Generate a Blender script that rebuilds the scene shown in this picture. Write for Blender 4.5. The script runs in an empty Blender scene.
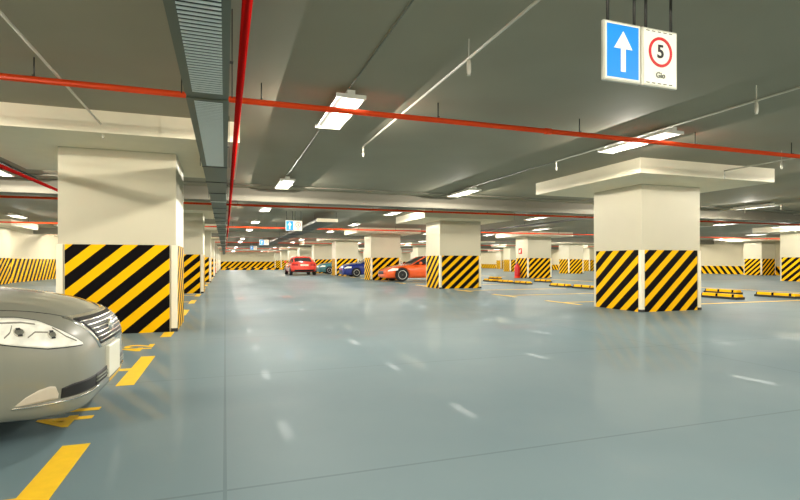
import bpy, bmesh, math, random
from mathutils import Vector, Matrix
from mathutils.bvhtree import BVHTree
random.seed(4)
S = bpy.context.scene
C = S.collection
PI = math.pi
CEIL = 3.39
CAPZ = 3.07

# ------------------------------------------------------------------ materials
def mat(name, col, rough=0.6, metal=0.0, spec=0.5, coat=0.0, noise=0.0, nscale=3.0, bump=0.0, bscale=60.0):
    m = bpy.data.materials.new(name); m.use_nodes = True
    nt = m.node_tree; b = nt.nodes['Principled BSDF']
    b.inputs['Base Color'].default_value = (*col, 1)
    b.inputs['Roughness'].default_value = rough
    b.inputs['Metallic'].default_value = metal
    b.inputs['Specular IOR Level'].default_value = spec
    b.inputs['Coat Weight'].default_value = coat; b.inputs['Coat Roughness'].default_value = 0.0
    tc = nt.nodes.new('ShaderNodeTexCoord')
    if noise:
        n = nt.nodes.new('ShaderNodeTexNoise'); n.inputs['Scale'].default_value = nscale
        n.inputs['Detail'].default_value = 4
        nt.links.new(tc.outputs['Object'], n.inputs['Vector'])
        r = nt.nodes.new('ShaderNodeMapRange')
        r.inputs['From Min'].default_value = 0.3; r.inputs['From Max'].default_value = 0.7
        r.inputs['To Min'].default_value = 1 - noise; r.inputs['To Max'].default_value = 1 + noise
        nt.links.new(n.outputs['Fac'], r.inputs['Value'])
        v = nt.nodes.new('ShaderNodeVectorMath'); v.operation = 'SCALE'
        v.inputs[0].default_value = col
        nt.links.new(r.outputs['Result'], v.inputs['Scale'])
        nt.links.new(v.outputs['Vector'], b.inputs['Base Color'])
    if bump:
        n2 = nt.nodes.new('ShaderNodeTexNoise'); n2.inputs['Scale'].default_value = bscale
        nt.links.new(tc.outputs['Object'], n2.inputs['Vector'])
        bp = nt.nodes.new('ShaderNodeBump'); bp.inputs['Strength'].default_value = bump
        nt.links.new(n2.outputs['Fac'], bp.inputs['Height'])
        nt.links.new(bp.outputs['Normal'], b.inputs['Normal'])
    return m

def emit(name, col, strength):
    m = bpy.data.materials.new(name); m.use_nodes = True
    nt = m.node_tree; b = nt.nodes['Principled BSDF']
    b.inputs['Base Color'].default_value = (*col, 1)
    b.inputs['Emission Color'].default_value = (*col, 1)
    b.inputs['Emission Strength'].default_value = strength
    return m

YEL = (0.92, 0.49, 0.004); BLK = (0.006, 0.005, 0.005)
def stripe_mat(name, axis, slope, period, duty, a=YEL, b_=BLK, shift=0.0, rough=0.5):
    """diagonal stripes: value = (z - slope*u)/period with u = chosen object axis"""
    m = bpy.data.materials.new(name); m.use_nodes = True
    nt = m.node_tree; b = nt.nodes['Principled BSDF']; b.inputs['Roughness'].default_value = rough; b.inputs['Specular IOR Level'].default_value = 0.03
    tc = nt.nodes.new('ShaderNodeTexCoord'); sp = nt.nodes.new('ShaderNodeSeparateXYZ')
    nt.links.new(tc.outputs['Object'], sp.inputs[0])
    mu = nt.nodes.new('ShaderNodeMath'); mu.operation = 'MULTIPLY'; mu.inputs[1].default_value = -slope
    nt.links.new(sp.outputs[axis], mu.inputs[0])
    ad = nt.nodes.new('ShaderNodeMath'); ad.operation = 'ADD'
    nt.links.new(mu.outputs[0], ad.inputs[0]); nt.links.new(sp.outputs['Z'], ad.inputs[1])
    dv = nt.nodes.new('ShaderNodeMath'); dv.operation = 'MULTIPLY_ADD'; dv.inputs[1].default_value = 1 / period
    dv.inputs[2].default_value = shift
    nt.links.new(ad.outputs[0], dv.inputs[0])
    fr = nt.nodes.new('ShaderNodeMath'); fr.operation = 'FRACT'; nt.links.new(dv.outputs[0], fr.inputs[0])
    lt = nt.nodes.new('ShaderNodeMath'); lt.operation = 'LESS_THAN'; lt.inputs[1].default_value = duty
    nt.links.new(fr.outputs[0], lt.inputs[0])
    mx = nt.nodes.new('ShaderNodeMix'); mx.data_type = 'RGBA'
    mx.inputs[6].default_value = (*b_, 1); mx.inputs[7].default_value = (*a, 1)
    nt.links.new(lt.outputs[0], mx.inputs[0]); nt.links.new(mx.outputs[2], b.inputs['Base Color'])
    return m

M = {}
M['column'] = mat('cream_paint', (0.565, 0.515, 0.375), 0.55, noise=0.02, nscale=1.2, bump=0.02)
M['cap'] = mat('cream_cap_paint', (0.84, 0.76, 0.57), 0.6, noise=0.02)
M['ceiling'] = mat('grey_ceiling_paint', (0.345, 0.31, 0.22), 0.8, noise=0.10, nscale=0.35, bump=0.03, bscale=8)
M['beam'] = mat('beam_paint', (0.245, 0.225, 0.175), 0.75, noise=0.04, nscale=0.6)
M['wall'] = mat('wall_paint', (0.60, 0.53, 0.36), 0.7, noise=0.03, nscale=0.5)
M['white'] = mat('white_enamel', (0.80, 0.78, 0.68), 0.4)
M['red'] = mat('red_pipe_paint', (0.92, 0.075, 0.010), 0.5, spec=0.2)
M['darkred'] = mat('deep_red_pipe_paint', (0.58, 0.006, 0.004), 0.6, spec=0.1)
M['duct'] = mat('grey_green_duct_paint', (0.135, 0.145, 0.105), 0.5, metal=0.0)
M['duct2'] = mat('shaded_duct_paint', (0.12, 0.115, 0.09), 0.55, metal=0.0)  # branch duct casing, darkened in colour for its shaded underside
M['louver'] = mat('pale_louvre_enamel', (0.95, 0.95, 0.90), 0.35)
M['black'] = mat('black_plastic', BLK, 0.5)
M['rod'] = mat('dark_rod', (0.03, 0.028, 0.022), 0.5)
M['conduit'] = mat('pale_conduit', (0.62, 0.58, 0.47), 0.4)
M['yellow'] = mat('yellow_road_paint', (0.96, 0.58, 0.004), 0.6, noise=0.05, nscale=10)
M['tube'] = emit('tube_glow', (1.0, 0.97, 0.90), 2.1)
M['blue'] = mat('sign_blue', (0.008, 0.25, 0.78), 0.4)
M['signwhite'] = mat('sign_cream', (0.88, 0.86, 0.72), 0.4)
M['signred'] = mat('sign_red', (0.58, 0.008, 0.01), 0.4)
M['alu'] = mat('sign_frame_metal', (0.55, 0.54, 0.45), 0.4, metal=0.3)
M['glass'] = mat('dark_car_glass', (0.02, 0.024, 0.026), 0.06, spec=0.8)
M['chrome'] = mat('chrome', (0.85, 0.84, 0.78), 0.15, metal=0.9)
M['tyre'] = mat('tyre_rubber', (0.015, 0.015, 0.015), 0.8)
M['rim'] = mat('alloy_rim', (0.85, 0.83, 0.75), 0.4, metal=0.0)
M['plate'] = mat('number_plate_white', (0.80, 0.77, 0.62), 0.4)
M['bezel'] = mat('pale_bezel', (0.62, 0.55, 0.44), 0.5)
M['lamp_red'] = mat('tail_lamp_red', (0.55, 0.01, 0.01), 0.2)
M['amber'] = mat('amber_lens', (0.80, 0.50, 0.08), 0.2)
M['rubber'] = mat('rubber_black', (0.012, 0.012, 0.012), 0.6)
M['stripeX'] = stripe_mat('hazard_stripes_front', 'X', 0.88, 0.42, 0.455, shift=-0.1)
M['stripeY'] = stripe_mat('hazard_stripes_side', 'Y', -0.88, 0.42, 0.455)
M['stripeYR'] = stripe_mat('hazard_stripes_right_side', 'Y', 0.88, 0.42, 0.47)
M['stripeWallY'] = stripe_mat('hazard_stripes_wall_side', 'Y', 1.2, 0.80, 0.5)
M['stripeWallX'] = stripe_mat('hazard_stripes_wall_end', 'X', 0.9, 0.9, 0.5)
M['kerb'] = stripe_mat('kerb_blocks', 'Y', 3.0, 1.7, 0.85)
M['kerbX'] = stripe_mat('kerb_blocks_end', 'X', 1.0, 1.2, 0.5)
M['silver'] = mat('silver_car_paint', (0.25, 0.25, 0.20), 0.38, metal=0.0, coat=1.0)
M['lens'] = mat('headlight_lens', (0.97, 0.95, 0.84), 0.3, metal=0.0, coat=1.0, noise=0.14, nscale=16, bump=0.5, bscale=12)
M['car_red'] = mat('red_car_paint', (0.92, 0.06, 0.035), 0.25, coat=0.8)
M['car_orange'] = mat('orange_car_paint', (0.88, 0.12, 0.02), 0.25, coat=0.8)
M['car_blue'] = mat('blue_car_paint', (0.02, 0.035, 0.22), 0.25, coat=0.8)
M['car_teal'] = mat('teal_car_paint', (0.06, 0.22, 0.25), 0.25, coat=0.8)

def floor_mat():
    m = bpy.data.materials.new('blue_grey_epoxy'); m.use_nodes = True
    nt = m.node_tree; b = nt.nodes['Principled BSDF']
    tc = nt.nodes.new('ShaderNodeTexCoord')
    n = nt.nodes.new('ShaderNodeTexNoise'); n.inputs['Scale'].default_value = 0.45; n.inputs['Detail'].default_value = 5
    nt.links.new(tc.outputs['Object'], n.inputs['Vector'])
    cr = nt.nodes.new('ShaderNodeValToRGB')
    cr.color_ramp.elements[0].position = 0.3; cr.color_ramp.elements[0].color = (0.140, 0.210, 0.236, 1)
    cr.color_ramp.elements[1].position = 0.7; cr.color_ramp.elements[1].color = (0.180, 0.250, 0.268, 1)
    nt.links.new(n.outputs['Fac'], cr.inputs[0])
    # saw-cut joints: thin darker lines on a rectangular grid
    br = nt.nodes.new('ShaderNodeTexBrick')
    br.inputs['Scale'].default_value = 1.0
    br.inputs['Brick Width'].default_value = 5.9; br.inputs['Row Height'].default_value = 2.8
    br.inputs['Mortar Size'].default_value = 0.012; br.inputs['Mortar Smooth'].default_value = 0.3
    br.offset = 0.0
    br.inputs['Color1'].default_value = (1, 1, 1, 1); br.inputs['Color2'].default_value = (0.965, 0.975, 0.98, 1)
    br.inputs['Mortar'].default_value = (0.76, 0.78, 0.80, 1)
    nt.links.new(tc.outputs['Object'], br.inputs['Vector'])
    mx = nt.nodes.new('ShaderNodeMix'); mx.data_type = 'RGBA'; mx.blend_type = 'MULTIPLY'; mx.inputs[0].default_value = 1
    nt.links.new(cr.outputs[0], mx.inputs[6]); nt.links.new(br.outputs['Color'], mx.inputs[7])
    nt.links.new(mx.outputs[2], b.inputs['Base Color'])
    b.inputs['Roughness'].default_value = 0.6; b.inputs['Specular IOR Level'].default_value = 0.15
    b.inputs['Coat Weight'].default_value = 0.20; b.inputs['Coat Roughness'].default_value = 0.0; b.inputs['Coat IOR'].default_value = 1.4
    n2 = nt.nodes.new('ShaderNodeTexNoise'); n2.inputs['Scale'].default_value = 2.2
    nt.links.new(tc.outputs['Object'], n2.inputs['Vector'])
    bp = nt.nodes.new('ShaderNodeBump'); bp.inputs['Strength'].default_value = 0.01; bp.inputs['Distance'].default_value = 0.05
    nt.links.new(n2.outputs['Fac'], bp.inputs['Height']); nt.links.new(bp.outputs['Normal'], b.inputs['Coat Normal'])
    return m
M['floor'] = floor_mat()

# ------------------------------------------------------------------ builders
def box(bm, x0, x1, y0, y1, z0, z1, mi=0):
    vs = [bm.verts.new((x, y, z)) for z in (z0, z1) for y in (y0, y1) for x in (x0, x1)]
    for f in ((0, 2, 3, 1), (4, 5, 7, 6), (0, 1, 5, 4), (1, 3, 7, 5), (3, 2, 6, 7), (2, 0, 4, 6)):
        fc = bm.faces.new([vs[i] for i in f]); fc.material_index = mi
    return vs

def tube(bm, a, b, r, n=12, r2=None, mi=0, cap=True):
    a = Vector(a); b = Vector(b); d = (b - a).normalized()
    up = Vector((0, 0, 1)) if abs(d.z) < 0.9 else Vector((1, 0, 0))
    u = d.cross(up).normalized(); v = d.cross(u)
    r2 = r if r2 is None else r2
    A = []; B = []
    for i in range(n):
        t = 2 * PI * i / n
        o = u * math.cos(t) + v * math.sin(t)
        A.append(bm.verts.new(a + o * r)); B.append(bm.verts.new(b + o * r2))
    for i in range(n):
        j = (i + 1) % n
        f = bm.faces.new((A[i], B[i], B[j], A[j])); f.smooth = True; f.material_index = mi
    if cap:
        f = bm.faces.new(A); f.material_index = mi
        f = bm.faces.new(B[::-1]); f.material_index = mi

def lathe(bm, prof, origin, axis='Z', n=24, mi=0):
    """prof: list of (r, h)"""
    rings = []
    for r, h in prof:
        ring = []
        for i in range(n):
            t = 2 * PI * i / n
            c, s = math.cos(t) * r, math.sin(t) * r
            p = {'Z': (c, s, h), 'Y': (c, h, s), 'X': (h, c, s)}[axis]
            ring.append(bm.verts.new(Vector(origin) + Vector(p)))
        rings.append(ring)
    for A, B in zip(rings, rings[1:]):
        for i in range(n):
            j = (i + 1) % n
            f = bm.faces.new((A[i], A[j], B[j], B[i])); f.smooth = True; f.material_index = mi
    for R in (rings[0], rings[-1]):
        try:
            f = bm.faces.new(R); f.material_index = mi
        except Exception: pass

def obj(name, bm, m, parent=None, loc=None, smooth=False, bevel=0):
    if bevel:
        bmesh.ops.bevel(bm, geom=list(bm.edges), offset=bevel, segments=1, affect='EDGES', clamp_overlap=True)
    bmesh.ops.recalc_face_normals(bm, faces=bm.faces)
    me = bpy.data.meshes.new(name); bm.to_mesh(me); bm.free()
    for x in (m if isinstance(m, (list, tuple)) else [m]):
        me.materials.append(x)
    if smooth:
        for p in me.polygons: p.use_smooth = True
    o = bpy.data.objects.new(name, me); C.objects.link(o)
    if loc: o.location = loc
    if parent: o.parent = parent
    return o

def tag(o, label=None, cat=None, group=None, kind=None):
    if label: o['label'] = label
    if cat: o['category'] = cat
    if group: o['group'] = group
    if kind: o['kind'] = kind
    return o

def thing(name, label, cat, loc=(0, 0, 0), rz=0, group=None):
    o = bpy.data.objects.new(name, None); C.objects.link(o)
    o.empty_display_size = 0.1
    o.location = loc; o.rotation_euler = (0, 0, rz)
    return tag(o, label, cat, group)

def dup(root, loc, rz=None, label=None, group=None):
    r = root.copy(); C.objects.link(r); r.location = loc
    if rz is not None: r.rotation_euler = (0, 0, rz)
    if label: r['label'] = label
    if group: r['group'] = group
    elif 'group' in r: del r['group']
    for ch in list(root.children):
        c = ch.copy(); C.objects.link(c); c.parent = r
        for g in list(ch.children):
            d = g.copy(); C.objects.link(d); d.parent = c
    return r

def bxo(name, x0, x1, y0, y1, z0, z1, m, parent=None, bevel=0):
    bm = bmesh.new(); box(bm, x0, x1, y0, y1, z0, z1)
    return obj(name, bm, m, parent, bevel=bevel)

YAW = math.radians(19.15)
def heading(x, y):          # degrees off the photo's viewing direction: which bays it can show
    return math.degrees(math.atan2(x, y) - YAW)

# ------------------------------------------------------------------ setting
def struct(name, x0, x1, y0, y1, z0, z1, m):
    return tag(bxo(name, x0, x1, y0, y1, z0, z1, m), kind='structure')
XL, XR, YB, YF = -11.6, 47.3, -10.0, 108.0
struct('floor', XL - .3, XR + .3, YB - .3, YF + .3, -0.2, 0, M['floor'])
struct('ceiling', XL - .3, XR + .3, YB - .3, YF + .3, CEIL, CEIL + .2, M['ceiling'])
wl = struct('wall_left', XL - .3, XL, YB, YF, 0, CEIL, M['wall'])
wr = struct('wall_right', XR, XR + .3, YB, YF, 0, CEIL, M['wall'])
wf = struct('wall_far', XL, XR, YF, YF + .3, 0, CEIL, M['wall'])
struct('wall_back', XL, XR, YB - .3, YB, 0, CEIL, M['wall'])
bxo('striped_panel', XL, XL + .03, 14, YF - .05, 0.0, 1.40, M['stripeWallY'], wl)
bxo('striped_panel', XR - .03, XR, 20, YF - .05, 0.0, 0.80, M['stripeWallY'], wr)
bxo('striped_panel', XL + .05, XR - .05, YF - .03, YF, 0.0, 1.30, M['stripeWallX'], wf)

for i, y in enumerate((15.6, 38.2, 60.8, 83.4)):
    tag(bxo('ceiling_beam', XL, XR, y, y + .45, 3.01, CEIL, M['beam']),
        ('pale grey concrete beam crossing under the ceiling nearest the camera, behind the near columns',
         'second concrete beam crossing the whole ceiling, beyond the second pair of columns',
         'third concrete ceiling beam, seen as a thin band above the red car',
         'farthest thin concrete ceiling beam near the end wall')[i], 'beam')

# ------------------------------------------------------------------ columns
ROWS = [('far left', -2.55, 1.75), ('right', 9.12, 2.05), ('third', 21.15, 2.05), ('fourth', 33.5, 1.8), ('fifth', 45.5, 1.8)]
PITCH = 11.3
def make_column(w, dpt, name='concrete_column', cap=True):
    t = thing(name, '', 'column')
    bxo('shaft', 0, w, 0, dpt, 0, CAPZ, M['column'], t)
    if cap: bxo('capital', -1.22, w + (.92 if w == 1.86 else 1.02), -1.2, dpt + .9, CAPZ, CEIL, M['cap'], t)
    for nm, a in (('front', (.1, w - .1, -.015, 0, .0, 1.49, 'stripeX')),
                  ('left', (-.015, 0, .1, dpt - .1, 0, 1.49, 'stripeY')),
                  ('right', (w, w + .015, .1, dpt - .1, 0, 1.49, 'stripeYR'))):
        bxo('striped_panel', *a[:6], M[a[6]], t)
    # pale corner guards on the two front corners
    for s, x0, x1 in ((-1, -.02, .07), (1, w - .07, w + .02)):
        g = bxo('corner_guard', x0, x1, -.02, .07, 0.0, 1.49, M['cap'], t)
        bxo('guard_foot', x0 - .008, x1 + .008, -.028, .078, 0.0, .06, M['rubber'], g)
    return t

ords = ['nearest', 'second', 'third', 'fourth', 'fifth']
rowtxt = ['in the row left of the main aisle', 'in the row right of the main aisle',
          'in the next row beyond, deeper into the right bays', 'in the fourth row across, far right side',
          'standing against the far right wall']
protos = {}
for ri, (rn, x, w) in enumerate(ROWS):
    seen = 0
    for k in range(0, 9):
        y = 9.5 + PITCH * k
        x, w = ROWS[ri][1:]
        if ri == 1 and k == 0: x, w = 9.42, 1.86
        h = [heading(px, py) for px in (x - 1, x + w + 1) for py in (y - 1, y + 2.8)]
        if min(h) > 40 or max(h) < -42: continue
        if w not in protos:
            protos[w] = make_column(w, 1.65); o = protos[w]; o.location = (x, y, 0)
        else:
            o = dup(protos[w], (x, y, 0))
        if seen < 5 and ri < 2 or seen < 2:
            o['label'] = '%s square cream column with black and yellow striped base %s' % (ords[seen], rowtxt[ri])
        else:
            o['label'] = 'distant cream column with striped base %s, beyond the nearer ones' % rowtxt[ri]
            o['group'] = 'distant columns ' + rowtxt[ri]
        seen += 1
# half columns with capitals built against the left wall
first = None
for k in range(1, 9):
    y = 9.5 + PITCH * k
    if first is None:
        first = thing('wall_column', '', 'column', (XL, y, 0)); o = first
        bxo('shaft', 0, .28, 0, 1.65, 0, CAPZ, M['column'], o)
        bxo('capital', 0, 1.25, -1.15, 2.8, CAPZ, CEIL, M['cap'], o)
        bxo('striped_panel', .28, .30, .05, 1.6, 0, 1.42, M['stripeYR'], o)
        bxo('striped_panel', 0.05, .28, -.015, 0, 0, 1.49, M['stripeX'], o)
    else:
        o = dup(first, (XL, y, 0))
    if k < 5:
        o['label'] = '%s half column with projecting capital against the striped left wall' % ords[k - 1]
    else:
        o['label'] = 'distant half column with projecting capital against the left wall'
        o['group'] = 'distant half columns on the left wall'

# ------------------------------------------------------------------ ceiling lights
def make_light():
    t = thing('ceiling_light', '', 'ceiling light')
    bm = bmesh.new()      # shallow reflector tray with a spine above
    L, W = .76, .185
    prof = [(-W, 0), (-W + .03, .04), (-.05, .045), (-.05, .10), (.05, .10), (.05, .045), (W - .03, .04), (W, 0), (W - .012, 0), (W - .035, .03), (-W + .035, .03), (-W + .012, 0)]
    A = [bm.verts.new((x, -L, z)) for x, z in prof]; B = [bm.verts.new((x, L, z)) for x, z in prof]
    n = len(prof)
    for i in range(n):
        bm.faces.new((A[i], A[(i + 1) % n], B[(i + 1) % n], B[i]))
    for R in (A, B):
        for q in ((0, 1, 10, 11), (1, 2, 5, 6, 9, 10), (2, 3, 4, 5), (6, 7, 8, 9)): bm.faces.new([R[k] for k in q])
    obj('housing', bm, M['white'], t)
    bm = bmesh.new()
    box(bm, -W + .10, W - .02, -L + .03, L - .03, .002, .028)
    obj('diffuser', bm, M['tube'], t)
    for s in (-1, 1):
        bm = bmesh.new(); box(bm, -W - .005, W + .005, s * L - .012, s * L + .012, -.004, .045)
        obj('end_cap', bm, M['white'], t)
    for s in (-.6, .6):
        bm = bmesh.new(); tube(bm, (0, s, .095), (0, s, .142), .012, 8); obj('hanger', bm, M['rod'], t)
    return t
def make_far_light():
    bm = bmesh.new(); L, W = .82, .18
    box(bm, -W, W, -L, L, .03, .10, 0); box(bm, -W + .03, W - .03, -L + .03, L - .03, .004, .03, 1)
    return tag(obj('ceiling_light', bm, [M['white'], M['tube']]), '', 'ceiling light')
LZ = CEIL - .142
lrows = [(-8.9, 'over the left wall bays'), (-4.95, 'added unseen over the silver car bays'), (1.49, 'left of the hanging signs'),  # silver car bay line is an unseen addition, brightens left column and bonnet
         (6.75, 'right of the hanging signs'), (13.9, 'behind the near right column'), (18.9, 'before the third column row'),
         (25.9, 'beyond the third column row'), (31.0, 'before the fourth column row'), (38.0, 'beyond the fourth column row'),
         (43.0, 'nearest the right wall')]
near = far = None; lamp_spots = []
for ri, (x, txt) in enumerate(lrows):
    seen = 0
    for k in range(-2, 15):
        y = 6.9 + 6.75 * k
        for b in (15.6, 38.2, 60.8, 83.4):
            if b - 1 < y < b + 1.4: y = b + 1.6
        hh = heading(x, y)
        vis = y > 0 and -42 < hh < 42
        if not vis and (y > 12 or (k < 0 and x > 20)): continue
        if y < 34:
            if near is None: near = make_light(); near.location = (x, y, LZ); o = near
            else: o = dup(near, (x, y, LZ))
        else:
            if far is None: far = make_far_light(); far.location = (x, y, LZ); o = far
            else: o = dup(far, (x, y, LZ))
        if vis and seen < 4:
            o['label'] = '%s glowing ceiling light in the line %s' % (ords[seen], txt)
        elif vis:
            o['label'] = 'small distant ceiling light in the line %s' % txt
            o['group'] = 'distant lights in the line ' + txt
        else:
            o['label'] = 'ceiling light out of the view in the line %s' % txt
            o['group'] = 'lights outside the view ' + txt
        if vis: seen += 1
        lamp_spots.append((x, y))
def tube_lamp(kind, e):
    l = bpy.data.lights.new('tube_light', kind); l.energy = e; l.shadow_soft_size = 0.0; l.color = (1.0, 0.95, 0.84)
    if kind == 'SPOT': l.spot_size = math.radians(180); l.spot_blend = 0.06
    return l
ld5 = tube_lamp('SPOT', 36); ld = tube_lamp('SPOT', 180); ldp = tube_lamp('POINT', 100)
for i, (x, y) in enumerate(lamp_spots):
    lo = bpy.data.objects.new('tube_light', ldp); C.objects.link(lo); lo.location = (x, y + .15, LZ - .04)
    if -3 < y < 24 and -10 < x < 15:
        for q in (-.12, .08, .28, .48, .68):
            lo = bpy.data.objects.new('tube_light', ld5); C.objects.link(lo); lo.location = (x + .1 * (1 if q in (.08, .48) else -1), y + q, LZ - .03)
        continue
    lo = bpy.data.objects.new('tube_light', ld); C.objects.link(lo); lo.location = (x, y, LZ - .03)
# lighting conduits between the lights
for x, txt, y1 in ((1.49, 'left of the hanging signs', 15.4), (6.75, 'right of the hanging signs', 15.4)):
    bm = bmesh.new(); tube(bm, (x - .02, -2, CEIL - .02), (x - .02, y1, CEIL - .02), .009, 8)
    tag(obj('lighting_conduit', bm, M['duct']), 'thin pale conduit linking the ceiling lights in the line %s' % txt, 'conduit')
bm = bmesh.new(); tube(bm, (-4.6, 6, CEIL - .03), (-4.6, 15.4, CEIL - .03), .02, 8)
tag(obj('lighting_conduit', bm, M['rod']), 'thin dark conduit on the ceiling left of the near left column', 'conduit')
bm = bmesh.new(); tube(bm, (XL, 14.7, CEIL - .03), (XR, 14.7, CEIL - .03), .018, 8)
tag(obj('cross_conduit', bm, M['beam']), 'long thin pale conduit running across the ceiling just before the nearest beam', 'conduit')

# ------------------------------------------------------------------ red pipes across
def cross_pipe(y, label, group=None, near=True, x0=XL, x1=XR):
    t = thing('sprinkler_main', label, 'pipe', (0, y, 3.15 if y < 10 else 3.11), 0, group)
    bm = bmesh.new(); tube(bm, (x0, 0, 0), (x1, 0, 0), .036, 16); obj('pipe', bm, M['red'], t)
    if near:
        x = -6.63 if y < 10 else -9
        while x < min(x1, 34):
            bm = bmesh.new(); tube(bm, (x, 0, .036), (x, 0, CEIL - t.location.z), .008, 6)
            box(bm, x - .01, x + .01, -.04, .04, .034, .042)
            obj('hanger_rod', bm, M['rod'], t)
            x += 2.35
        if y < 10:
            for x in (-5.1, 4.55, 12.6):
                bm = bmesh.new(); tube(bm, (x - .05, 0, 0), (x + .05, 0, 0), .045, 16); obj('coupling', bm, M['red'], t)
    return t
cross_pipe(6.38, 'orange-red sprinkler pipe crossing the whole picture in the foreground, nearest of all')
for i, y in enumerate((17.7, 29.0, 40.3, 51.6, 62.9, 74.2, 85.5, 96.8)):
    if i < 3:
        cross_pipe(y, '%s red sprinkler pipe crossing under the ceiling, counted away from the foreground pipe' % ('first', 'second', 'third')[i])
    else:
        cross_pipe(y, 'distant thin red sprinkler pipe crossing under the ceiling at the end of the aisle', 'distant cross pipes', False)
bm = bmesh.new(); tube(bm, (0, -3, 0), (0, 100, 0), .034, 16)
t = thing('sprinkler_riser_main', 'deep red pipe running down the aisle just right of the grey duct', 'pipe', (.138, 0, 2.9))
obj('pipe', bm, M['darkred'], t)
for y in (3.6, 8.6, 13.4, 20.5, 27):
    bm = bmesh.new(); tube(bm, (0, y, .03), (0, y, CEIL - 2.9), .007, 6); obj('hanger_rod', bm, M['rod'], t)
bm = bmesh.new(); tube(bm, (0, 0, 0), (0, 70, 0), .034, 16)
t = thing('sprinkler_branch_main', 'red pipe running lengthways at far left, passing left of the near left column', 'pipe', (-3.75, -2, 2.9))
obj('pipe', bm, M['darkred'], t)
for y in (12.5, 16, 24, 29):
    bm = bmesh.new(); tube(bm, (0, y, .03), (0, y, CEIL - 2.9), .007, 6); obj('hanger_rod', bm, M['rod'], t)

# ------------------------------------------------------------------ sprinkler branches
def branch(x, y0, y1, heads, label, drops=(1,), group=None):
    t = thing('ceiling_sprinkler_pipe', label, 'sprinkler pipe', (x, 0, 3.20), 0, group)
    bm = bmesh.new(); tube(bm, (0, y0, 0), (0, y1, 0), .014, 10); obj('pipe', bm, M['conduit'], t)
    for d in drops:
        y = y1 if d > 0 else y0
        bm = bmesh.new(); tube(bm, (0, y, .01), (0, y, -.11), .014, 10); lathe(bm, [(.014, -.11), (.022, -.12), (.022, -.15), (.008, -.17), (.02, -.18)], (0, y, 0), n=10)
        obj('sprinkler_head', bm, M['conduit'], t)
    for y in heads:
        bm = bmesh.new(); tube(bm, (0, y, -.02), (0, y, CEIL - 3.2), .006, 8)
        lathe(bm, [(.018, -.01), (.018, -.04), (.023, -.05), (.023, -.14), (.016, -.16), (.02, -.17)], (0, y, 0), n=10)
        obj('sprinkler_head', bm, M['conduit'], t)
    return t
for x, txt, y0 in ((-1.7, 'above the silver car, left of the duct', -2), (2.26, 'between the two lines of lights, with a sprinkler head hanging', -2),
               (6.22, 'running over the near right column towards the right edge', -2), (10.34, 'ending in front of the near right capital', -2)):
    branch(x, y0, 8.45 if x < 10 else 8.1, (4.45,) if x < 10 else (6.9,), 'thin pale sprinkler branch pipe %s' % txt)
for i, x in enumerate((14.4, 18.4, 22.6)):
    branch(x, 12.3, 14.6, (13.6,), 'short thin pale sprinkler branch over the right bays, %s from the near right column' % ords[i].replace('nearest', 'first'), (-1,))

# ------------------------------------------------------------------ duct with grilles
DX0, DX1, DZ = -.315, .028, 2.62
t = thing('supply_duct', 'long grey-green ventilation duct with slatted grilles running down the aisle ceiling', 'duct')
bxo('casing', DX0, DX1, -3, 100, DZ + .012, DZ + .30, M['duct'], t)
def grille(y0, y1):
    bm = bmesh.new()
    f = .058
    box(bm, DX0 - .004, DX0 + f, y0, y1, DZ, DZ + .012, 0); box(bm, DX1 - f * .8, DX1 + .004, y0, y1, DZ, DZ + .012, 0)
    box(bm, DX0 + f, DX1 - f * .8, y0, y0 + .05, DZ, DZ + .012, 0); box(bm, DX0 + f, DX1 - f * .8, y1 - .05, y1, DZ, DZ + .012, 0)
    box(bm, DX0 + f, DX1 - f * .8, y0 + .05, y1 - .05, DZ + .0095, DZ + .0118, 1)
    y = y0 + .07
    while y < y1 - .07:
        vs = box(bm, DX0 + f, DX1 - f * .8, y, y + .019, DZ - .002, DZ + .002, 2)
        for v in vs:
            v.co.z += -.002 if v.co.y > y + .01 else .002
        y += .052
    obj('grille', bm, [M['duct'], M['black'], M['louver']], t)
grille(-.5, 2.1); grille(2.2, 4.6); grille(4.72, 8.0)
ys = [8.05 + 1.55 * i for i in range(40)]
for i, y in enumerate(ys):
    bm = bmesh.new()
    box(bm, DX0 - .006, DX1 + .006, y, y + .04, DZ, DZ + .305)
    obj('joint_flange', bm, M['louver'] if i % 5 == 3 else M['rod'], t)
for y in (1.5, 4.6, 8.0, 12, 18, 24, 30, 36):
    bm = bmesh.new()
    for x in (DX0 - .03, DX1 + .03):
        tube(bm, (x, y, DZ), (x, y, CEIL), .005, 6)
    box(bm, DX0 - .04, DX1 + .04, y - .015, y + .015, DZ + .30, DZ + .315)
    obj('hanger_frame', bm, M['rod'], t)

t = thing('branch_duct', 'pale rectangular duct starting above the second hanging signs and running down the aisle', 'duct')
bm = bmesh.new(); box(bm, 3.75, 4.6, 21.6, 37.8, 2.94, 3.065); obj('casing', bm, M['duct2'], t)
bxo('end_cap', 3.72, 4.63, 21.54, 21.6, 2.925, 3.07, M['cap'], t)
for y in (22, 27, 32, 37):
    for x in (3.7, 4.65):
        bm = bmesh.new(); tube(bm, (x, y, 2.93), (x, y, CEIL), .008, 6); box(bm, min(x, 4.2) , max(x, 4.2), y - .01, y + .01, 2.925, 2.94); obj('hanger_rod', bm, M['rod'], t)
t = thing('branch_duct', 'farther pale rectangular duct beyond the second ceiling beam', 'duct')
bm = bmesh.new(); box(bm, 3.75, 4.6, 38.9, 60.5, 2.94, 3.065); obj('casing', bm, M['duct2'], t)
for y in (40, 50, 60):
    for x in (3.7, 4.65):
        bm = bmesh.new(); tube(bm, (x, y, 2.93), (x, y, CEIL), .008, 6); box(bm, min(x, 4.2) , max(x, 4.2), y - .01, y + .01, 2.925, 2.94); obj('hanger_rod', bm, M['rod'], t)

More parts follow.
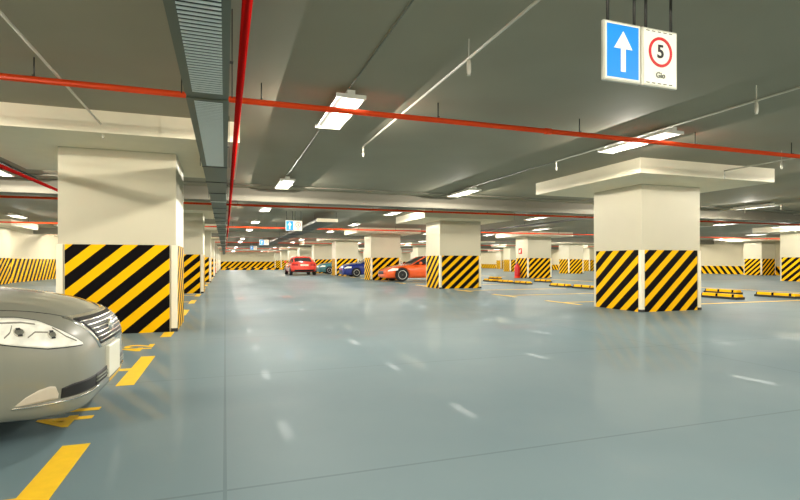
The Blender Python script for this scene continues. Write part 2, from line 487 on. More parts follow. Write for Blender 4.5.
t = thing('cable_tray', 'long thin dark cable tray running lengthways between the near and third column rows', 'cable tray')
bxo('tray', 15.5, 15.75, 16.2, 38.1, 3.17, 3.24, M['rod'], t)
for y in (18, 24, 30, 36):
    bm = bmesh.new(); tube(bm, (15.6, y, 3.2), (15.6, y, CEIL), .008, 6); obj('hanger_rod', bm, M['rod'], t)

# ------------------------------------------------------------------ hanging signs
def text_mesh(body, size, depth=.004):
    cu = bpy.data.curves.new('lettering', 'FONT'); cu.body = body; cu.size = size; cu.extrude = depth
    cu.align_x = 'CENTER'; cu.align_y = 'CENTER'; cu.offset = size * .02
    o = bpy.data.objects.new('tmp', cu); C.objects.link(o)
    bpy.context.view_layer.update()
    me = bpy.data.meshes.new_from_object(o.evaluated_get(bpy.context.evaluated_depsgraph_get()))
    bpy.data.objects.remove(o); return me
def text_obj(name, body, size, m, parent, loc, rot, depth=.003, sx=1):
    me = text_mesh(body, size, depth); me.materials.clear(); me.materials.append(m)
    o = bpy.data.objects.new(name, me); C.objects.link(o); o.parent = parent; o.location = loc; o.rotation_euler = rot
    o.scale = (sx, 1, 1); return o
SW, SH = .348, .445
def sign_base(t, face, near):
    bm = bmesh.new(); box(bm, 0, SW, 0, .03, 0, SH); obj('sign_box', bm, M['alu'], t, bevel=.006)
    for i in (0, 1):
        bm = bmesh.new(); x = .05 + i * (SW - .1); tube(bm, (x, .015, SH - .005), (x, .015, CEIL - 2.54), .011, 8); obj('hanger_rod', bm, M['rod'], t)
    bm = bmesh.new(); box(bm, .015, SW - .015, -.004, 0, .015, SH - .015); obj('sign_face', bm, M['signwhite'], t)
def arrow_sign(near=True):
    t = thing('direction_sign', '', 'sign'); sign_base(t, 'blue', near)
    bxo('blue_field', .027, SW - .027, -.007, -.004, .027, SH - .027, M['blue'], t, bevel=0)
    bm = bmesh.new()
    pts = [(-.022, -.15), (.022, -.15), (.022, .02), (.085, .02), (0, .15), (-.085, .02), (-.022, .02)]
    A = [bm.verts.new((SW / 2 + x, -.010, SH / 2 + z)) for x, z in pts]; B = [bm.verts.new((SW / 2 + x, -.007, SH / 2 + z)) for x, z in pts]
    for V in (A, B):
        bm.faces.new((V[0], V[1], V[2], V[6])); bm.faces.new((V[6], V[2], V[3], V[4], V[5]))
    for i in range(7): bm.faces.new((A[i], B[i], B[(i + 1) % 7], A[(i + 1) % 7]))
    obj('arrow', bm, M['signwhite'], t)
    return t
def speed_sign():
    t = thing('speed_limit_sign', '', 'sign'); sign_base(t, 'cream', True)
    bm = bmesh.new(); n = 40
    cx, cz, r1, r0 = SW / 2, SH * .60, .115, .093
    R = []
    for i in range(n):
        a = 2 * PI * i / n
        R.append([bm.verts.new((cx + math.cos(a) * r, yy, cz + math.sin(a) * r)) for r, yy in ((r0, -.004), (r0, -.008), (r1, -.008), (r1, -.004))])
    for i in range(n):
        j = (i + 1) % n
        for q in range(3): bm.faces.new((R[i][q], R[i][q + 1], R[j][q + 1], R[j][q]))
    obj('red_ring', bm, M['signred'], t)
    text_obj('number', '5', .14, M['black'], t, (cx, -.006, cz), (PI / 2, 0, 0))
    text_obj('small_text', 'Gio', .060, M['duct'], t, (cx, -.006, SH * .20), (PI / 2, 0, 0))
    bm = bmesh.new()
    for z in (.022, SH - .028):
        for i in range(5):
            x = .035 + i * .056; box(bm, x, x + .032, -.006, -.004, z, z + .006)
    obj('border_dashes', bm, M['rod'], t)
    return t
a0 = arrow_sign(); s0 = speed_sign()
words = [('in the foreground, at upper right', ''), ('second along the aisle', ''), ('third and tiny along the aisle', ''), ('farthest tiny one along the aisle', '')]
for i, (x, y) in enumerate(((2.62, 3.0), (2.45, 22.0), (2.6, 41.5), (2.6, 57.5))):
    a = a0 if i == 0 else dup(a0, (x, y, 2.54)); s = s0 if i == 0 else dup(s0, (x + .36, y, 2.54))
    a.location = (x, y, 2.54); s.location = (x + .36, y, 2.54)
    a['label'] = 'blue hanging sign with a white up arrow, %s' % words[i][0]
    s['label'] = 'cream hanging sign with a 5 in a red ring, %s' % words[i][0]

# ------------------------------------------------------------------ floor paint
def paint(name, polys, label, group=None, loc=(0, 0, 0)):
    bm = bmesh.new()
    for p in polys: box(bm, p[0], p[1], p[2], p[3], 0.0005, .003)
    return tag(obj(name, bm, M['yellow'], loc=loc), label, 'floor marking', group)
bays = [3.0 + 3.3 * i for i in range(3)] + [13.0, 16.4, 19.6, 24.3, 27.7, 31, 35.6, 39, 42]
lab = ['nearest yellow T-shaped bay marking on the floor at the bottom left', 'yellow T-shaped bay marking just beyond the silver car nose',
       'small yellow bay marking at the foot of the near left column']
for i, y in enumerate(bays):
    if i == 0: P = [(-1.0, -.84, y - .05, y + .82), (-5.6, -1.0, y - .08, y + .05)]
    elif i == 1: P = [(-1.0, -.84, y - .8, y + .8), (-5.6, -1.0, y - .06, y + .06)]
    elif i == 2: P = [(-1.0, -.84, y - .62, y - .12)]
    else: P = [(-1.0, -.84, y - .7, y + .7), (-5.6, -1.0, y - .06, y + .06)]
    if i == 2: P = [(-.98, -.82, y - .75, y - .15)]
    paint('bay_line', P, lab[i] if i < 3 else 'yellow T-shaped bay marking beyond the near left column, left side of aisle', None if i < 3 else 'left bay markings beyond the column')
# right side of the aisle
for k in range(0, 5):
    for j in range(3):
        y = 9.5 + PITCH * k + 3.0 + 3.3 * j
        paint('bay_line', [(9.35, 9.5, y - .8, y + .8), (9.5, 14.6, y - .06, y + .06)],
              'yellow bay marking on the right side of the aisle, %s gap between columns' % ords[k], 'right bay markings, gap %d' % (k + 1))
paint('bay_line', [(11.2, 19.8, 10.72, 10.86)], 'thin yellow line running right from the foot of the near right column')
for x, j in ((15.9, 0), (21.2, 1)):
    for k in range(3):
        paint('bay_line', [(x, x + .14, 12.8 + 11.3 * k, 19.6 + 11.3 * k)], 'thin yellow lengthways line on the floor among the right bays', 'lengthways lines in the right bays')
def number(txt, y, label):
    me = text_mesh(txt, .54, .001); me.materials.clear(); me.materials.append(M['yellow'])
    o = bpy.data.objects.new('bay_number', me); C.objects.link(o)
    o.location = (-1.13, y, .002); o.rotation_euler = (0, 0, PI / 2)
    o.scale = (1.1, .95, 1)
    return tag(o, label, 'floor marking')
number('41', 4.56, 'yellow bay number 41 painted on the floor beside the silver car nose')
number('42', 7.85, 'yellow bay number painted on the floor in front of the near left column')

# ------------------------------------------------------------------ wheel stops
def wheel_stop(L):
    t = thing('wheel_stop', '', 'wheel stop')
    bm = bmesh.new()
    prof = [(-.15, 0), (-.15, .06), (-.10, .16), (.10, .16), (.15, .06), (.15, 0)]
    A = [bm.verts.new((x, -L / 2, z)) for x, z in prof]; B = [bm.verts.new((x, L / 2, z)) for x, z in prof]
    bm.faces.new(A); bm.faces.new(B[::-1])
    for i in range(6): bm.faces.new((A[i], B[i], B[(i + 1) % 6], A[(i + 1) % 6]))
    obj('body', bm, M['kerb'], t, bevel=.008)
    bxo('base_strip', -.17, .17, -L / 2 - .02, L / 2 + .02, 0, .075, M['rubber'], t)
    return t
ws = None
stops = [(15.5, 12.25), (17.7, 11.95), (17.9, 14.1), (15.4, 14.55), (15.3, 18.7), (15.3, 20.45), (15.3, 23.7), (15.3, 25.5), (15.3, 27.2), (17.9, 25.6), (15.3, 30.2), (17.9, 31.2)]
wl_ = ['black and yellow wheel stop nearest right of the near right column', 'yellow wheel stop nearest the right edge of the picture',
       'yellow wheel stop lying just behind the one right of the near right column', 'wheel stop partly hidden behind the right side of the near right column',
       'black and yellow wheel stop just left of the near right column', 'second wheel stop left of the near right column']
for i, (x, y) in enumerate(stops):
    if ws is None: ws = wheel_stop(1.3); o = ws; o.location = (x, y, 0)
    else: o = dup(ws, (x, y, 0))
    if i < len(wl_): o['label'] = wl_[i]
    else: o['label'] = 'distant black and yellow wheel stop between the two right column rows'; o['group'] = 'distant wheel stops'

# far end kerb
tag(bxo('striped_kerb', -.6, 9.0, 80, 80.25, 0, .28, M['kerbX']), 'low black and yellow chevron kerb crossing the far end of the aisle', 'kerb')

# ------------------------------------------------------------------ fire point on the third-row column
fx, fy = 20.88, 33.1
t = thing('fire_extinguisher', 'large red fire extinguisher standing by a striped column in the right bays', 'fire extinguisher', (fx, fy, 0))
bm = bmesh.new(); lathe(bm, [(.02, .10), (.19, .10), (.20, .16), (.20, .85), (.15, .98), (.05, 1.04), (.05, 1.10)], (0, 0, 0), n=20); obj('cylinder', bm, M['signred'], t)
bm = bmesh.new(); box(bm, -.03, .03, -.14, .10, 1.10, 1.14); box(bm, -.02, .02, -.12, .0, 1.17, 1.20); box(bm, -.02, .02, -.02, .02, 1.1, 1.2); obj('valve', bm, M['black'], t)
bm = bmesh.new()
pts = [(0, .06, 1.1), (0, .20, 1.05), (-.02, .25, .85), (-.05, .24, .5), (-.08, .22, .3)]
for a, b in zip(pts, pts[1:]): tube(bm, a, b, .02, 8)
obj('hose', bm, M['black'], t)
bm = bmesh.new(); lathe(bm, [(.04, 0), (.22, 0), (.22, .10), (.04, .10)], (0, 0, 0), n=20); obj('base', bm, M['red'], t)
t = thing('fire_sign', 'small red square fire sign fixed above the extinguisher', 'sign', (21.15 - .02, 33.1, 1.80))
bxo('board', 0, .02, -.22, .22, 0, .44, M['signred'], t)
bm = bmesh.new(); tube(bm, (-.004, 0, .08), (-.004, 0, .28), .06, 10); box(bm, -.008, 0, -.12, .02, .30, .34); obj('pictogram', bm, M['signwhite'], t)


# ------------------------------------------------------------------ cars
def body_loft(stations):
    """stations: (x, half width, z bottom, z shoulder, z centre); x runs back from the nose"""
    bm = bmesh.new(); rings = []
    for x, w, zb, zs, zt in stations:
        h = zs - zb
        half = [(0, zb), (.5 * w, zb), (.84 * w, zb + .01 * h), (.925 * w, zb + .10 * h), (.965 * w, zb + .30 * h), (1.0 * w, zb + .56 * h),
                (.99 * w, zb + .80 * h), (.94 * w, zs - .05 * h), (.86 * w, zs + .25 * (zt - zs)), (.64 * w, zs + .62 * (zt - zs)), (.33 * w, zs + .92 * (zt - zs)), (0, zt)]
        ring = [bm.verts.new((x, -y, z)) for y, z in half] + [bm.verts.new((x, y, z)) for y, z in half[-2:0:-1]]
        rings.append(ring)
    n = len(rings[0])
    for A, B in zip(rings, rings[1:]):
        for i in range(n):
            bm.faces.new((A[i], A[(i + 1) % n], B[(i + 1) % n], B[i]))
    for R_ in (rings[0], rings[-1]):
        k = n // 2
        for i in range(k):       # close the end with quads across
            a, b, c, d = R_[i], R_[i + 1], R_[(n - i - 1) % n], R_[(n - i) % n]
            vs = []
            for v in (a, b, c, d):
                if v not in vs: vs.append(v)
            if len(vs) > 2: bm.faces.new(vs)
    bmesh.ops.recalc_face_normals(bm, faces=bm.faces)
    return bm

def evaluated(bm, mods):
    me = bpy.data.meshes.new('work'); bm.to_mesh(me); bm.free()
    o = bpy.data.objects.new('work', me); C.objects.link(o)
    for f in mods: f(o)
    bpy.context.view_layer.update()
    r = bpy.data.meshes.new_from_object(o.evaluated_get(bpy.context.evaluated_depsgraph_get()))
    bpy.data.objects.remove(o)
    return r

def link_mesh(name, me, m, parent):
    me.materials.clear(); me.materials.append(m)
    for p in me.polygons: p.use_smooth = True
    o = bpy.data.objects.new(name, me); C.objects.link(o); o.parent = parent; return o

def bvh_of(me):
    return BVHTree.FromPolygons([v.co.copy() for v in me.vertices], [tuple(p.vertices) for p in me.polygons])

def patch(tree, side, lo, hi, off, nu=28, nv=8, th=.012):
    """panel that follows the car's skin. lo/hi are polylines (s, z); side -1/+1: seen from that front corner
    (s = (x + |y|-ish)/sqrt2); side 0: seen from the front (s = y); side 'r': from the rear; 'L','R' from the flank (s = x)."""
    r2 = math.sqrt(.5)
    def ip(pl, s):
        for (a, za), (b, zb) in zip(pl, pl[1:]):
            if a <= s <= b: return za + (zb - za) * (s - a) / max(b - a, 1e-9)
        return pl[-1][1] if s > pl[-1][0] else pl[0][1]
    s0, s1 = lo[0][0], lo[-1][0]
    bm = bmesh.new(); top = []
    for i in range(nu + 1):
        s = s0 + (s1 - s0) * i / nu; col = []
        for j in range(nv + 1):
            z = ip(lo, s) + (ip(hi, s) - ip(lo, s)) * j / nv
            if side in (-1, 1):
                base = Vector((s * r2, s * r2, z)); d = Vector((-r2, r2, 0)); o = base - d * 4
                if side == 1: o.y = -o.y; d = Vector((d.x, -d.y, 0))
            elif side == 0: o = Vector((3, s, z)); d = Vector((-1, 0, 0))
            elif side == 'r': o = Vector((-9, s, z)); d = Vector((1, 0, 0))
            else:
                sg = -1 if side == 'R' else 1
                o = Vector((s, 3 * sg, z)); d = Vector((0, -sg, 0))
            hit, nrm, _, _ = tree.ray_cast(o, d)
            if hit is None: col.append(None); continue
            if nrm.dot(d) > 0: nrm = -nrm
            col.append((bm.verts.new(hit + nrm * off), bm.verts.new(hit + nrm * (off - th))))
        top.append(col)
    for i in range(nu):
        for j in range(nv):
            q = [top[i][j], top[i + 1][j], top[i + 1][j + 1], top[i][j + 1]]
            if any(v is None for v in q): continue
            bm.faces.new([v[0] for v in q])
    edges = [e for e in bm.edges if e.is_boundary]
    pair = {}
    for col in top:
        for v in col:
            if v: pair[v[0]] = v[1]
    for e in edges:
        a, b = e.verts
        try: bm.faces.new((a, b, pair[b], pair[a]))
        except Exception: pass
    bmesh.ops.delete(bm, geom=[v for v in bm.verts if not v.link_faces], context='VERTS')
    return bm

def wheel_parts(t, x, y, r, wdt=.21):
    s = 1 if y > 0 else -1
    bm = bmesh.new()
    k = s * wdt / 2
    lathe(bm, [(r * .64, -k), (r * .9, -k), (r * .985, -k * .8), (r, -k * .4), (r, k * .4), (r * .985, k * .8), (r * .9, k), (r * .66, k * .98), (r * .62, k * .8)], (0, 0, 0), 'Y', 36)
    w = obj('wheel', bm, M['tyre'], t, loc=(x, y, r))
    bm = bmesh.new()
    lathe(bm, [(r * .60, -k * .5), (r * .63, k * .9), (r * .66, k * .96), (r * .60, k * .9), (r * .57, k * .5)], (0, 0, 0), 'Y', 36)
    lathe(bm, [(.01, k * .80), (r * .13, k * .80), (r * .15, k * .6)], (0, 0, 0), 'Y', 16)
    for i in range(5):
        a = 2 * PI * i / 5 + .3
        c, sn = math.cos(a), math.sin(a)
        pts = []
        for rr, hw in ((r * .10, .11 * r), (r * .60, .075 * r)):
            for q in (-1, 1):
                px, pz = c * rr - sn * hw * q, sn * rr + c * hw * q
                pts.append((px, pz))
        vs = [bm.verts.new((px, yy, pz)) for yy in (k * .5, k * .78) for px, pz in pts]
        for f in ((0, 1, 3, 2), (4, 6, 7, 5), (0, 2, 6, 4), (1, 5, 7, 3), (0, 4, 5, 1), (2, 3, 7, 6)):
            bm.faces.new([vs[i2] for i2 in f])
    obj('rim', bm, M['rim'], w)
    bm = bmesh.new(); lathe(bm, [(.01, k * .2), (r * .58, k * .2), (r * .58, k * .1), (.01, k * .1)], (0, 0, 0), 'Y', 24)
    obj('brake_disc', bm, M['rubber'], w)

def make_car(name, label, cat, paint, stations, gh, wb=(-1.0, -3.75), r=.33, loc=(0, 0, 0), rz=0, scale=1.0, detail=False, tw=.80):
    t = thing(name, label, cat, loc, rz); t.scale = (scale,) * 3
    W = max(s[1] for s in stations)
    me = evaluated(body_loft(stations), [lambda o: (setattr(o.modifiers.new('s', 'SUBSURF'), 'levels', 2))])
    tree = bvh_of(me)
    # wheel openings
    bmc = bmesh.new()
    for x in wb:
        for s in (-1, 1):
            lathe(bmc, [(r * 1.13, s * (W - .26)), (r * 1.13, s * (W + .1))], (x, 0, r), 'Y', 32)
    bmesh.ops.recalc_face_normals(bmc, faces=bmc.faces)
    mc = bpy.data.meshes.new('cut'); bmc.to_mesh(mc); bmc.free()
    oc = bpy.data.objects.new('cut', mc); C.objects.link(oc)
    def boo(o):
        b = o.modifiers.new('b', 'BOOLEAN'); b.object = oc; b.operation = 'DIFFERENCE'; b.solver = 'EXACT'
    b2 = bmesh.new(); b2.from_mesh(me)
    me2 = evaluated(b2, [boo]); bpy.data.objects.remove(oc)
    link_mesh('body', me2, paint, t)
    for x in wb:
        for s in (-1, 1): wheel_parts(t, x, s * (W - .115), r)
    # greenhouse: (x, half width bottom, half width top, z bottom, z top)
    bm = bmesh.new(); rings = []
    for x, wb_, wt, z0, z1 in gh:
        half = [(0, z0), (wb_, z0), ((wb_ * .45 + wt * .55), z0 + .55 * (z1 - z0)), (wt, z0 + .92 * (z1 - z0)), (.8 * wt, z1), (0, z1 + .015)]
        rings.append([bm.verts.new((x, -y, z)) for y, z in half] + [bm.verts.new((x, y, z)) for y, z in half[-2:0:-1]])
    n = len(rings[0])
    for A, B in zip(rings, rings[1:]):
        for i in range(n): bm.faces.new((A[i], A[(i + 1) % n], B[(i + 1) % n], B[i]))
    for R_ in (rings[0], rings[-1]): bm.faces.new(R_)
    bmesh.ops.recalc_face_normals(bm, faces=bm.faces)
    g2 = evaluated(bm, [lambda o: (setattr(o.modifiers.new('s', 'SUBSURF'), 'levels', 2))])
    gt = bvh_of(g2)
    link_mesh('windows', g2, M['glass'], t)
    # roof skin and pillars laid on the glass
    bm = bmesh.new()
    xr0, xr1 = gh[2][0] + .05, gh[-3][0] - .05
    grid = []
    for i in range(17):
        x = xr0 + (xr1 - xr0) * i / 16; col = []
        for j in range(13):
            y = (-1 + 2 * j / 12) * gh[2][2] * .93
            hit, nrm, _, _ = gt.ray_cast(Vector((x, y, 4)), Vector((0, 0, -1)))
            col.append(bm.verts.new((x, y, hit.z + .012)) if hit else None)
        grid.append(col)
    for i in range(16):
        for j in range(12):
            q = [grid[i][j], grid[i + 1][j], grid[i + 1][j + 1], grid[i][j + 1]]
            if all(q): bm.faces.new(q)
    bmesh.ops.solidify(bm, geom=list(bm.faces), thickness=.02)
    obj('roof', bm, paint, t, smooth=True)
    zb_ = gh[2][3]; zt_ = gh[2][4]
    for s in (-1, 1):
        for a, b, rr in ((gh[0], gh[2], .03), (gh[-1], gh[-3], .045), (gh[len(gh) // 2], gh[len(gh) // 2], .03)):
            bm = bmesh.new()
            tube(bm, (a[0], s * a[1] * .95, a[3] + .0), (b[0], s * b[2] * .97, b[4] - .03), rr, 8)
            obj('pillar', bm, paint, t)
        # mirror
        bm = bmesh.new(); lathe(bm, [(.01, -.06), (.07, -.05), (.085, 0), (.06, .06), (.01, .08)], (gh[0][0] - .42, s * (W + .06), gh[0][3] + .09), 'X', 12)
        obj('mirror', bm, paint, t, smooth=True)
    L = stations[-1][0]
    zf = stations[3][4]
    return t, tree

def lamps_simple(t, tree, L, zf, zr, W):
    for s in (-1, 1):
        a = patch(tree, s, [(-1.05, zf - .16), (-.62, zf - .20)], [(-1.05, zf - .06), (-.80, zf - .04), (-.62, zf - .16)], .008, 14, 5)
        obj('headlight', a, M['lens'], t, smooth=True)
        y0, y1 = sorted((s * W * .48, s * W * .95))
        a = patch(tree, 'r', [(y0, zr - .08), (y1, zr - .08)], [(y0, zr + .03), (y1, zr + .06)], .01, 10, 4)
        obj('tail_light', a, M['lamp_red'], t, smooth=True)
    a = patch(tree, 0, [(-.42, .36), (.42, .36)], [(-.45, .50), (.45, .50)], .006, 12, 4); obj('grille', a, M['rubber'], t, smooth=True)
    a = patch(tree, 'r', [(-.26, .62), (.26, .62)], [(-.26, .73), (.26, .73)], .012, 6, 3); obj('number_plate', a, M['plate'], t)
    a = patch(tree, 'r', [(-W * .75, .28), (W * .75, .28)], [(-W * .75, .38), (W * .75, .38)], .008, 12, 3); obj('lower_bumper', a, M['rubber'], t)

SEDAN = [(0, .42, .32, .54, .60), (-.02, .58, .24, .60, .68), (-.055, .70, .19, .65, .75), (-.125, .78, .165, .71, .835), (-.25, .84, .15, .77, .905),
         (-.45, .875, .15, .82, .965), (-.8, .895, .15, .865, 1.02), (-1.15, .905, .15, .90, 1.05), (-1.5, .91, .15, .92, 1.07), (-2.4, .91, .16, .94, 1.04), (-3.4, .91, .16, .96, 1.04),
         (-4.1, .90, .18, .96, 1.08), (-4.55, .86, .22, .94, 1.06), (-4.74, .76, .28, .88, .96), (-4.80, .60, .36, .74, .80)]
SGH = [(-1.40, .74, .70, .96, 1.0), (-1.75, .80, .66, .96, 1.25), (-2.15, .82, .62, .96, 1.44), (-2.7, .82, .62, .96, 1.49), (-3.3, .81, .61, .97, 1.46), (-3.85, .78, .62, .98, 1.26), (-4.25, .70, .66, 1.0, 1.07)]
COUPE = [(0, .45, .26, .44, .48), (-.05, .64, .18, .50, .55), (-.14, .76, .16, .55, .63), (-.32, .84, .15, .62, .70), (-.6, .88, .15, .70, .77),
         (-1.0, .90, .15, .74, .83), (-1.5, .90, .15, .78, .88), (-2.3, .90, .16, .80, .87), (-3.2, .90, .17, .84, .90),
         (-3.8, .89, .2, .86, .94), (-4.1, .84, .26, .84, .93), (-4.25, .70, .36, .76, .82)]
CGH = [(-1.35, .74, .70, .80, .84), (-1.75, .78, .64, .80, 1.06), (-2.15, .80, .58, .80, 1.24), (-2.6, .80, .58, .80, 1.27), (-3.1, .79, .57, .82, 1.20), (-3.5, .74, .60, .84, 1.02), (-3.8, .66, .62, .86, .90)]

# the silver saloon in the foreground
CX, CY = -.86, 4.6
t, tree = make_car('car', 'silver-grey saloon car with chrome grille, parked at the left edge', 'car', M['silver'], SEDAN, SGH, loc=(CX, CY, 0), detail=True)
for s in (-1, 1):
    hi = [(-1.25, .860), (-1.0, .853), (-.80, .838), (-.71, .812), (-.60, .735), (-.49, .650)]
    lo = [(-1.25, .805), (-1.12, .755), (-1.0, .715), (-.86, .675), (-.72, .645), (-.49, .638)]
    obj('headlight_gap_shade', patch(tree, s, [(a, z - .007) for a, z in lo], [(a, z + .008) for a, z in hi], .001, 40, 12), M['rubber'], t, smooth=True)  # dark sheet under the lens, shade of the gap put into colour
    h = obj('headlight', patch(tree, s, lo, hi, .004, 40, 12), M['lens'], t, smooth=True)
    for cx_, cz_, rr in ((-.83, .752, .026), (-.68, .722, .024)):
        ring_lo = []; 
        a = patch(tree, s, [(cx_ - rr + 2 * rr * i / 16, cz_ - rr * math.sqrt(max(0, 1 - (i / 8 - 1) ** 2))) for i in range(17)],
                  [(cx_ - rr + 2 * rr * i / 16, cz_ + rr * math.sqrt(max(0, 1 - (i / 8 - 1) ** 2))) for i in range(17)], .010, 16, 6, .006)
        obj('lamp_ring', a, M['conduit'], h, smooth=True)
        r_ = rr * .74
        a = patch(tree, s, [(cx_ - rr + .2 * rr + 1.6 * rr * i / 16, cz_ - r_ * math.sqrt(max(0, 1 - (i / 8 - 1) ** 2))) for i in range(17)],
                  [(cx_ - rr + .2 * rr + 1.6 * rr * i / 16, cz_ + r_ * math.sqrt(max(0, 1 - (i / 8 - 1) ** 2))) for i in range(17)], .015, 16, 6, .006)
        obj('lamp_bulb', a, M['chrome'], h, smooth=True)
        for dz in (-.020, .016):
            a = patch(tree, s, [(cx_ - .010, cz_ + dz - .004), (cx_ + .010, cz_ + dz - .004)], [(cx_ - .010, cz_ + dz + .006), (cx_ + .010, cz_ + dz + .006)], .019, 4, 2, .005)
            obj('lamp_socket', a, M['rubber'], h)
    for pl in ([(-1.0, .80), (-.92, .81), (-.80, .805), (-.74, .79)], [(-.80, .715), (-.76, .745), (-.72, .74), (-.66, .73)], [(-.90, .72), (-.87, .75), (-.85, .79)], [(-.66, .76), (-.60, .70), (-.54, .665)]):
        a = patch(tree, s, pl, [(q, z + .007) for q, z in pl], .008, 20, 1, .004)
        obj('reflector_edge', a, M['beam'], h, smooth=True)
    a = patch(tree, s, [(-1.21, .803), (-1.09, .757)], [(-1.21, .825), (-1.09, .782)], .009, 6, 3, .005); obj('indicator', a, M['amber'], h, smooth=True)
    # pale fog lamp cover with chrome lip
    a = patch(tree, s, [(-.85, .290), (-.76, .300), (-.66, .314)], [(-.85, .295), (-.81, .345), (-.76, .383), (-.71, .400), (-.68, .395), (-.66, .345)], .006, 20, 6)
    obj('fog_lamp_cover', a, M['bezel'], t, smooth=True)
    a = patch(tree, s, [(-.645, .308), (-.30, .320)], [(-.645, .375), (-.58, .395), (-.30, .405)], .005, 14, 6); obj('bumper_vent', a, M['rubber'], t, smooth=True)
    a = patch(tree, s, [(-.86, .274), (-.60, .287), (-.30, .302)], [(-.86, .283), (-.60, .297), (-.30, .313)], .012, 20, 2); obj('lower_trim', a, M['chrome'], t, smooth=True)
    # tail light
    y0, y1 = sorted((s * .5, s * .84))
    obj('tail_light', patch(tree, 'r', [(y0, .78), (y1, .78)], [(y0, .90), (y1, .92)], .01, 10, 4), M['lamp_red'], t, smooth=True)
    # bonnet shut line
    pts = []
    for px, py in ((-.16, .50), (-.30, .58), (-.50, .66), (-.80, .72), (-1.15, .76), (-1.45, .78)):
        hit = tree.ray_cast(Vector((px, s * py, 4)), Vector((0, 0, -1)))[0]; pts.append(hit)
    bm = bmesh.new()
    fine = []
    for a, b in zip(pts, pts[1:]):
        for q in range(5):
            p = a.lerp(b, q / 5); fine.append(tree.ray_cast(Vector((p.x, p.y, 4)), Vector((0, 0, -1)))[0])
    for a, b in zip(fine, fine[1:]): tube(bm, a, b, .0035, 6)
    obj('bonnet_gap', bm, M['rubber'], t)
# grille: chrome surround, dark opening, slats
def trap(z, zl=.585, zh=.795, bw=.375, tw=.51): return bw + (tw - bw) * (z - zl) / (zh - zl)
def tpatch(z0, z1, w0, w1, off, nu=24, nv=4, th=.012):
    # strip between heights z0..z1 with half widths w0 (bottom) .. w1 (top)
    bm = bmesh.new(); cols = []
    for i in range(nu + 1):
        c = []
        for j in range(nv + 1):
            f = j / nv; y = (-1 + 2 * i / nu) * (w0 + (w1 - w0) * f); z = z0 + (z1 - z0) * f
            hit, nrm, _, _ = tree.ray_cast(Vector((3, y, z)), Vector((-1, 0, 0)))
            if nrm.x < 0: nrm = -nrm
            c.append((bm.verts.new(hit + nrm * off), bm.verts.new(hit + nrm * (off - th))))
        cols.append(c)
    for i in range(nu):
        for j in range(nv): bm.faces.new([cols[i][j][0], cols[i + 1][j][0], cols[i + 1][j + 1][0], cols[i][j + 1][0]])
    pair = {v[0]: v[1] for c in cols for v in c}
    for e in [e for e in bm.edges if e.is_boundary]:
        a, b = e.verts; bm.faces.new((a, b, pair[b], pair[a]))
    bmesh.ops.delete(bm, geom=[v for v in bm.verts if not v.link_faces], context='VERTS')
    return bm
g = obj('grille', tpatch(.575, .815, .40, .55, .008), M['chrome'], t, smooth=True); g['label'] = 'chrome grille surround'
obj('grille_opening', tpatch(.598, .795, .37, .50, .012), M['rubber'], g, smooth=True)
for i in range(6):
    z = .606 + .0295 * i
    obj('grille_slat', tpatch(z + .011, z + .017, trap(z) - .02, trap(z + .011) - .02, .020), M['chrome'], g, smooth=True)
bm = bmesh.new()
hit = tree.ray_cast(Vector((3, 0, .70)), Vector((-1, 0, 0)))[0]
def oval(bm, ry, rz_, th, x, dz=0, n=32):
    R_ = []
    for i in range(n):
        a = 2 * PI * i / n; c, s_ = math.cos(a), math.sin(a)
        R_.append([bm.verts.new((x + q, c * (ry - e), .70 + dz + s_ * (rz_ - e))) for q, e in ((0, th), (.02, th), (.02, 0), (0, 0))])
    for i in range(n):
        j = (i + 1) % n
        for q in range(4): bm.faces.new((R_[i][q], R_[i][(q + 1) % 4], R_[j][(q + 1) % 4], R_[j][q]))
oval(bm, .078, .056, .010, hit.x + .012); oval(bm, .028, .050, .009, hit.x + .014, -.002); oval(bm, .055, .020, .009, hit.x + .014, .030)
obj('emblem', bm, M['chrome'], g, smooth=True)
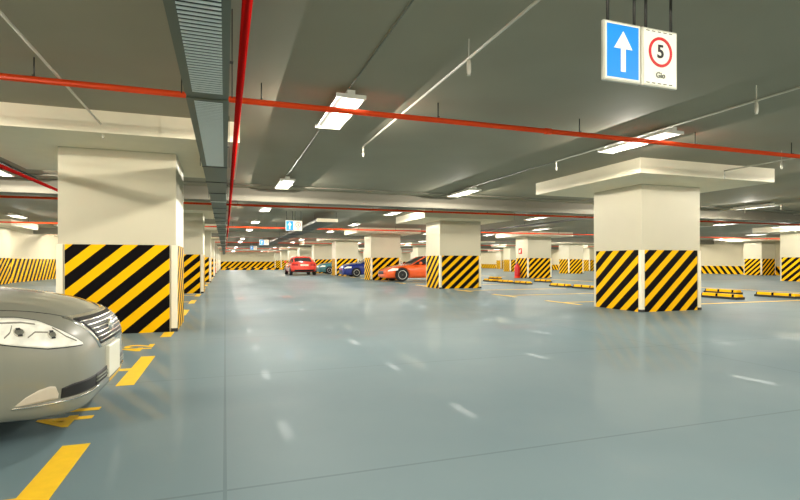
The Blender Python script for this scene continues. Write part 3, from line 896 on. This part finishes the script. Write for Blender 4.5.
# lower intake and number plate
lowi = obj('lower_intake', patch(tree, 0, [(-.50, .325), (0, .325), (.50, .325)], [(-.50, .40), (0, .41), (.50, .40)], .006, 24, 5), M['rubber'], t, smooth=True)
for z in (.345, .37): obj('intake_slat', patch(tree, 0, [(-.49, z), (.49, z)], [(-.49, z + .008), (.49, z + .008)], .014, 24, 1), M['duct'], lowi, smooth=True)
hx = max(tree.ray_cast(Vector((3, 0, z)), Vector((-1, 0, 0)))[0].x for z in (.36, .42, .48, .54))
bxo('number_plate', hx - .04, hx + .022, -.20, .20, .315, .555, M['plate'], t, bevel=.004)

# cars farther away
t, tree = make_car('car', 'red coupe seen from behind, driving away beyond the second right column', 'car', M['car_red'], COUPE, CGH, wb=(-.85, -3.4), loc=(6.75, 51.4, 0), rz=PI / 2, scale=1.36)
lamps_simple(t, tree, -4.25, .72, .72, .84)
t, tree = make_car('car', 'orange-red sports car with bright alloy wheels, parked nose out behind the second right column', 'car', M['car_orange'], COUPE, CGH, wb=(-.85, -3.4), loc=(9.2, 30.2, 0), rz=PI, scale=1.26)
lamps_simple(t, tree, -4.25, .70, .72, .84)
t, tree = make_car('car', 'dark blue car parked between the third and fourth right columns', 'car', M['car_blue'], SEDAN, SGH, loc=(8.8, 40.0, 0), rz=PI, scale=1.1)
lamps_simple(t, tree, -4.8, .82, .82, .86)
t, tree = make_car('car', 'teal car parked between the fourth and fifth right columns', 'car', M['car_teal'], SEDAN, SGH, loc=(8.9, 51.5, 0), rz=PI, scale=1.1)
lamps_simple(t, tree, -4.8, .82, .82, .86)
t, tree = make_car('car', 'red car parked in the left bays, just its nose showing past the columns', 'car', M['car_red'], SEDAN, SGH, loc=(-.75, 47.8, 0), rz=0, scale=1.1)
lamps_simple(t, tree, -4.8, .82, .82, .86)


# ------------------------------------------------------------------ camera, world, colour
cam = bpy.data.cameras.new('camera'); co = bpy.data.objects.new('camera', cam); C.objects.link(co)
cam.sensor_width = 36; cam.lens = 504 / 800 * 36; cam.shift_y = 12 / 800; cam.clip_end = 400
co.location = (0, 0, 1.2); co.rotation_euler = (PI / 2, 0, -YAW)
S.camera = co
w = bpy.data.worlds.new('world'); S.world = w; w.use_nodes = True
w.node_tree.nodes['Background'].inputs[0].default_value = (0.02, 0.02, 0.02, 1)
S.view_settings.view_transform = 'Standard'; S.view_settings.look = 'None'
S.view_settings.gamma = 1; S.view_settings.exposure = 0.38; S.view_settings.use_curve_mapping = False
S.cycles.max_bounces = 8; S.cycles.diffuse_bounces = 5; S.cycles.glossy_bounces = 4
S.cycles.sample_clamp_indirect = 8
